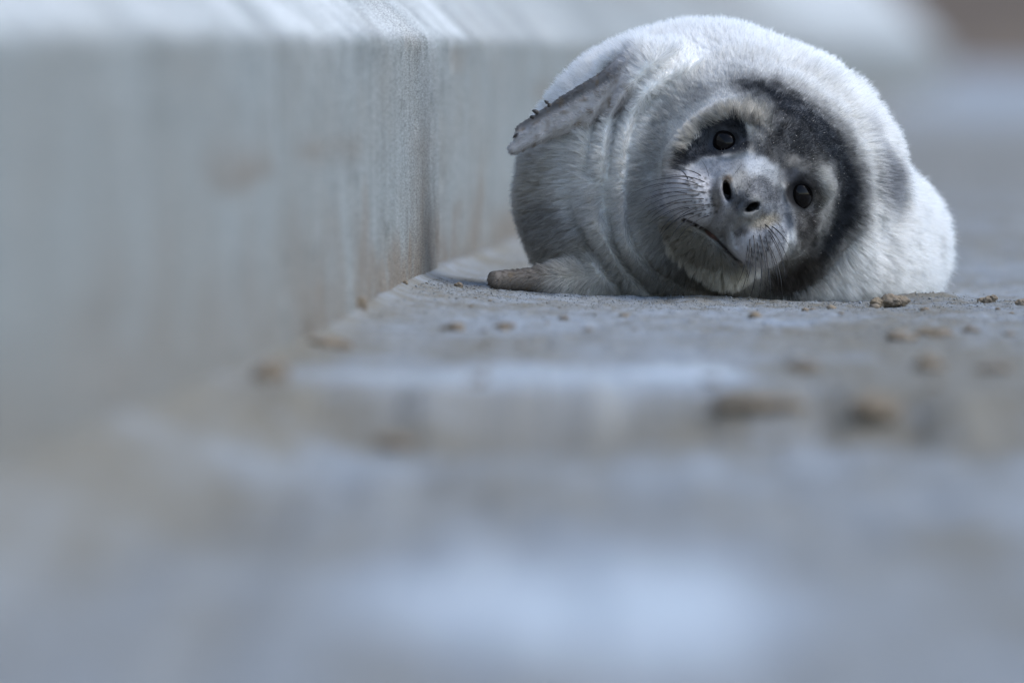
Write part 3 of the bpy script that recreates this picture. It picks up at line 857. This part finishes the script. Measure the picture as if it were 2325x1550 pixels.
for k, t in enumerate(ts):
    q = root + dirv * (L * t)[:, None] + fl * (0.22 * L * t * t)[:, None] + off * (cl_amt * t ** 1.3 * np.clip(L / 18, 0, 1))[:, None]
    q[:, 1] -= 0.10 * L * t * t
    pts[:, k] = q
pts[:, :, 1] = np.maximum(pts[:, :, 1], 1.0)
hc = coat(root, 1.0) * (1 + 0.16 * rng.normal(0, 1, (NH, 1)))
# sparse sand grains stuck in the dark cap read as pale specks: built below as grains
hc = np.clip(hc, 0.004, 0.90)
cur = bpy.data.hair_curves.new("fur")
cur.add_curves([K] * NH)
cur.attributes["position"].data.foreach_set("vector", to_world(pts.reshape(-1, 3)).ravel())
rad0 = blend(np.full(NH, 0.62), 0.42, onface)
rad = (rad0[:, None] * np.array([1.0, 0.95, 0.8, 0.55, 0.15])[None, :] * S).astype(np.float32)
set_attr(cur, "radius", 'FLOAT', rad)
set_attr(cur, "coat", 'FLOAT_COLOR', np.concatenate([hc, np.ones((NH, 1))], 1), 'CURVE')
cur.materials.append(mat_fur())
fur = link(bpy.data.objects.new("fur", cur)); part(fur)
fur['kind'] = 'stuff'

# ------------------------------------------------------------------ whiskers, claws
M_WH = mat_plain("whisker_black", (0.012, 0.011, 0.012), 0.35, 0.5)
def tube(name, pts, radii, mat, sides=4):
    pts = [Vector(p) for p in pts]; V = []; F = []
    for i, p in enumerate(pts):
        tg = (pts[min(i + 1, len(pts) - 1)] - pts[max(i - 1, 0)]).normalized()
        a = tg.orthogonal().normalized(); b = tg.cross(a)
        for k in range(sides):
            t = 2 * math.pi * k / sides
            V.append(p + (a * math.cos(t) + b * math.sin(t)) * radii[i])
    for i in range(len(pts) - 1):
        for k in range(sides):
            F.append((i * sides + k, i * sides + (k + 1) % sides, (i + 1) * sides + (k + 1) % sides, (i + 1) * sides + k))
    return mesh_np(name, V, F, mat)
def whisker(rp, tp, mid, out, r0=1.3, name="whisker"):
    w0 = surf_w(*rp)
    A = np.array([rp[0], Y(rp[1]), w0 + 1]); B = np.array([mid[0], Y(mid[1]), w0 - out]); C = np.array([tp[0], Y(tp[1]), w0 - out * 0.6])
    n = 9
    P = np.array([(1 - t) ** 2 * A + 2 * t * (1 - t) * B + t * t * C for t in np.linspace(0, 1, n)])
    Wd = to_world(P)
    part(tube(name, Wd, [r0 * S * (1 - 0.65 * max(0, i / (n - 1) - 0.35) / 0.65) for i in range(n)], M_WH))
left_w = [((1590, 398), (1518, 383), (1560, 378)), ((1598, 412), (1500, 398), (1550, 390)), ((1585, 418), (1455, 418), (1520, 388)), ((1600, 424), (1430, 440), (1500, 396)), ((1578, 432), (1470, 438), (1520, 415)),
          ((1606, 436), (1450, 462), (1520, 420)), ((1585, 442), (1462, 470), (1520, 432)), ((1600, 450), (1464, 492), (1520, 440)), ((1570, 455), (1478, 492), (1515, 455)), ((1598, 462), (1470, 508), (1520, 462)),
          ((1580, 468), (1496, 528), (1515, 480)), ((1604, 474), (1494, 540), (1530, 480)), ((1562, 470), (1490, 500), (1525, 470)), ((1592, 482), (1517, 548), (1535, 498)), ((1575, 482), (1507, 520), (1535, 488)),
          ((1558, 438), (1462, 452), (1510, 426)), ((1566, 420), (1480, 424), (1525, 408)), ((1610, 462), (1510, 520), (1550, 470)), ((1556, 458), (1470, 478), (1510, 455)), ((1572, 404), (1505, 405), (1540, 394)),
          ((1608, 488), (1535, 545), (1560, 500)), ((1560, 405), (1538, 381), (1552, 388))]
for r_, t_, m_ in left_w: whisker(r_, t_, m_, 46)
right_w = [((1700, 540), (1683, 652), (1702, 600)), ((1708, 530), (1700, 672), (1720, 610)), ((1716, 548), (1717, 684), (1734, 620)), ((1722, 528), (1728, 668), (1744, 600)), ((1728, 552), (1745, 682), (1750, 620)),
           ((1734, 534), (1757, 640), (1752, 580)), ((1740, 550), (1772, 686), (1776, 610)), ((1742, 520), (1783, 628), (1772, 560)), ((1748, 536), (1780, 652), (1782, 590)), ((1750, 512), (1793, 566), (1778, 530)),
           ((1704, 560), (1692, 640), (1704, 605)), ((1712, 570), (1706, 655), (1716, 620)), ((1736, 566), (1738, 660), (1746, 615)), ((1726, 572), (1722, 650), (1730, 615)), ((1696, 555), (1672, 640), (1690, 605)),
           ((1744, 562), (1765, 660), (1764, 610)), ((1735, 508), (1786, 590), (1768, 535))]
for r_, t_, m_ in right_w: whisker(r_, t_, m_, 55)
for r_, t_, m_ in (((1724, 302), (1714, 230), (1724, 262)), ((1744, 314), (1760, 226), (1750, 270)), ((1740, 322), (1766, 284), (1752, 302)), ((1608, 400), (1582, 352), (1602, 372)), ((1667, 392), (1682, 372), (1676, 380))):
    whisker(r_, t_, m_, 20, 0.5)
M_CLAW = mat_plain("dark_claw", (0.035, 0.028, 0.022), 0.5)
def claw(px, py, w, tx, ty, tw, r):
    A = np.array([px, Y(py), w]); C = np.array([tx, Y(ty), tw]); B = (A + C) / 2 + np.array([-2, 4, -2])
    P = np.array([(1 - t) ** 2 * A + 2 * t * (1 - t) * B + t * t * C for t in np.linspace(0, 1, 6)])
    part(tube("claw", to_world(P), [r * S * q for q in (1, 1.0, 0.9, 0.7, 0.45, 0.05)], M_CLAW, 7))
claw(1250, 242, 205, 1236, 229, 205, 5); claw(1222, 258, 218, 1208, 253, 216, 5.5); claw(1212, 268, 226, 1203, 270, 225, 5)
claw(1180, 308, 240, 1164, 316, 238, 5); claw(1120, 622, 150, 1108, 630, 140, 4)

# ------------------------------------------------------------------ lumps of damp sand
def ico(sub):
    import bmesh
    bm = bmesh.new(); bmesh.ops.create_icosphere(bm, subdivisions=sub, radius=1.0)
    V = np.array([v.co[:] for v in bm.verts], np.float32); F = np.array([[v.index for v in f.verts] for f in bm.faces], np.int32)
    bm.free(); return V, F
IV, IF = ico(4)
def clump(px, py, rx, rz, label, seed, lobes=None):
    x, y, z = on_ground(px, py)
    k = (y + D) / D * S
    V = []; F = []
    lob = lobes or [(0, 0, 0, 1.0)]
    for li, (ox, oy, oz, sc) in enumerate(lob):
        v = IV * np.array([rx, rx * 0.9, rz]) * sc * k
        n = fbm(IV[:, 0] * 1.6 + seed * 3.1 + li, IV[:, 1] * 1.6, IV[:, 2] * 1.6, oct=4, seed=seed + li, gain=0.6)
        v = v * (1 + 0.30 * n)[:, None]
        v = v + np.array([ox * rx * k, oy * rx * k, oz * rz * k])
        F.append(IF + sum(len(q) for q in V)); V.append(v)
    o = mesh_np("sand_clump", np.concatenate(V), np.concatenate(F), M_CLUMP)
    o.location = (x, y, z + rz * k * (0.35 if abs(y) < 0.4 else 0.12))
    tag(o, label, "sand clump", "lumps of damp sand lying on the beach")
    return o
clump(2022, 698, 24, 17, "sharp crumbly brown sand lump in front of the seal's right flank", 401, [(0, 0, 0.3, 0.85), (-1.25, -0.2, -0.05, 0.72), (1.0, 0.4, 0.35, 0.75), (0.5, -0.5, 0.2, 0.5), (-0.6, 0.1, 0.1, 0.6)])
clump(2246, 688, 16, 12, "small sand lump on the low sand ridge right of the seal", 411, [(0, 0, 0, 0.9), (-0.9, 0.2, -0.2, 0.7), (0.6, 0, 0.5, 0.6)])
clump(2322, 694, 16, 10, "sand lump cut by the right edge of the photo, level with the seal's base", 415)
clump(740, 785, 52, 19, "blurred orange brown lump on the sand against the foot of the wall", 421, [(0, 0, 0, 0.9), (-0.8, 0.3, 0, 0.6), (0.6, 0, -0.1, 0.6)])
clump(612, 862, 42, 34, "blurred dark grey lump at the wall foot, nearer than the orange brown one", 425)
clump(818, 700, 16, 20, "small brown lump at the wall foot just left of the sharp wall strip", 431)
clump(1042, 652, 9, 7, "tiny brown crumb between the wall and the seal's lower flipper", 435)
clump(920, 646, 6, 6, "tiny dark pebble sized crumb at the bottom of the sharp wall strip", 436)
clump(1028, 752, 28, 16, "brown lump on the sand below and left of the seal's lower flipper", 441)
clump(1150, 746, 22, 10, "low brown lump on the sand below the tip of the lower flipper", 445)
clump(2046, 772, 34, 14, "flat brown lump left of the pair below the sharp crumbly lump", 451)
clump(2122, 764, 36, 18, "round brown lump of the blurred pair below the seal's right end", 455, [(0, 0, 0, 0.9), (-0.8, 0, -0.1, 0.6), (0.7, 0, -0.2, 0.6)])
clump(2108, 838, 34, 30, "tall dark blurred lump standing on the sand at the right", 461)
clump(1822, 838, 34, 19, "blurred brown lump near the right end of the pale sand strip", 465)
clump(1985, 965, 52, 33, "darkest blurred lump below the sand step at the right", 471)
clump(1720, 945, 70, 22, "long brown blurred lump lying under the sand step", 475, [(0, 0, 0, 0.9), (-0.9, 0, 0, 0.6), (0.9, 0.2, 0, 0.65)])
clump(2205, 752, 20, 7, "faint small lump right of the blurred pair", 481)
clump(900, 1010, 46, 16, "blurred dark lump under the sand step at the left of centre", 485)
clump(2250, 845, 40, 16, "wide blurred lump near the right edge under the tall dark one", 491)

# loose grains and crumbs on the sand round the animal
gv = np.array([(1, 0, 0), (-1, 0, 0), (0, 1, 0), (0, -1, 0), (0, 0, 1), (0, 0, -1)], np.float32)
gf = np.array([(0, 2, 4), (2, 1, 4), (1, 3, 4), (3, 0, 4), (2, 0, 5), (1, 2, 5), (3, 1, 5), (0, 3, 5)], np.int32)
NG = 26000
gxs = rng.uniform(-0.16, 0.62, NG); gys = np.where(rng.random(NG) < 0.6, rng.normal(-0.05, 0.18, NG), rng.uniform(-1.6, 0.3, NG))
keep = gxs > wall_x(gys) + 0.012
gxs, gys = gxs[keep], gys[keep]; n = len(gxs)
gz = ground_h(gxs, gys)
gr = 0.0003 + 0.0008 * rng.random(n) ** 4 + np.where(rng.random(n) < 0.008, 0.0012, 0)
V = gv[None] * (gr[:, None, None] * (0.7 + 0.6 * rng.random((n, len(gv), 1)))) + np.stack([gxs, gys, gz + gr * 0.4], 1)[:, None, :]
F = gf[None] + (np.arange(n) * len(gv))[:, None, None]
grains = mesh_np("sand_grains", V.reshape(-1, 3), F.reshape(-1, 3), M_SAND)
set_attr(grains.data, 'tone', 'FLOAT', np.repeat(rng.random(n) ** 0.7, len(gv)))
tag(grains, "loose coarse sand grains sprinkled over the beach around the seal", "sand", kind='stuff')
# small crumbs of damp sand, too many to count
cv, cf = ico(1)
NCR = 60
cx_ = rng.uniform(-0.05, 0.62, NCR); cy_ = -0.25 - 3.0 * rng.random(NCR) ** 1.3
ok = cx_ > wall_x(cy_) + 0.03
cx_, cy_ = cx_[ok], cy_[ok]; n = len(cx_)
cr = 0.0018 + 0.0045 * rng.random(n) ** 2.5
V = cv[None] * (cr[:, None, None] * np.array([1.3, 1.2, 0.7])[None, None, :] * (0.5 + 1.0 * rng.random((n, len(cv), 1)))) + np.stack([cx_, cy_, ground_h(cx_, cy_) + cr * 0.25], 1)[:, None, :]
F = cf[None] + (np.arange(n) * len(cv))[:, None, None]
crumbs = mesh_np("sand_crumbs", V.reshape(-1, 3), F.reshape(-1, 3), M_CLUMP)
tag(crumbs, "blurred brown crumbs of damp sand strewn in front of the seal", "sand", kind='stuff')
# grains caught in the fur of the head
NS = 200
cand = np.where((poly_sd(SV[:, 0], SV[:, 1], [(1540, 380), (1700, 320), (1740, 220), (1880, 270), (1930, 400), (1900, 560), (1800, 640), (1700, 520), (1640, 400)]) < 0) & (SV[:, 2] < 180) & (pel(SV[:, 0], SV[:, 1], 1676, 452, 52, 40, 30) > 1) & (pel(SV[:, 0], SV[:, 1], 1816, 441, 34, 36) > 1))[0]
ci = rng.choice(cand, NS)
c = to_world(SV[ci] + SN[ci] * 4.5)
gr = (0.00028 + 0.00035 * rng.random(NS) ** 2)
V = gv[None] * gr[:, None, None] + c[:, None, :]
F = gf[None] + (np.arange(NS) * len(gv))[:, None, None]
fs = part(mesh_np("sand_specks", V.reshape(-1, 3), F.reshape(-1, 3), mat_plain("pale_sand_speck", (0.42, 0.39, 0.35), 0.7)))
fs['kind'] = 'stuff'
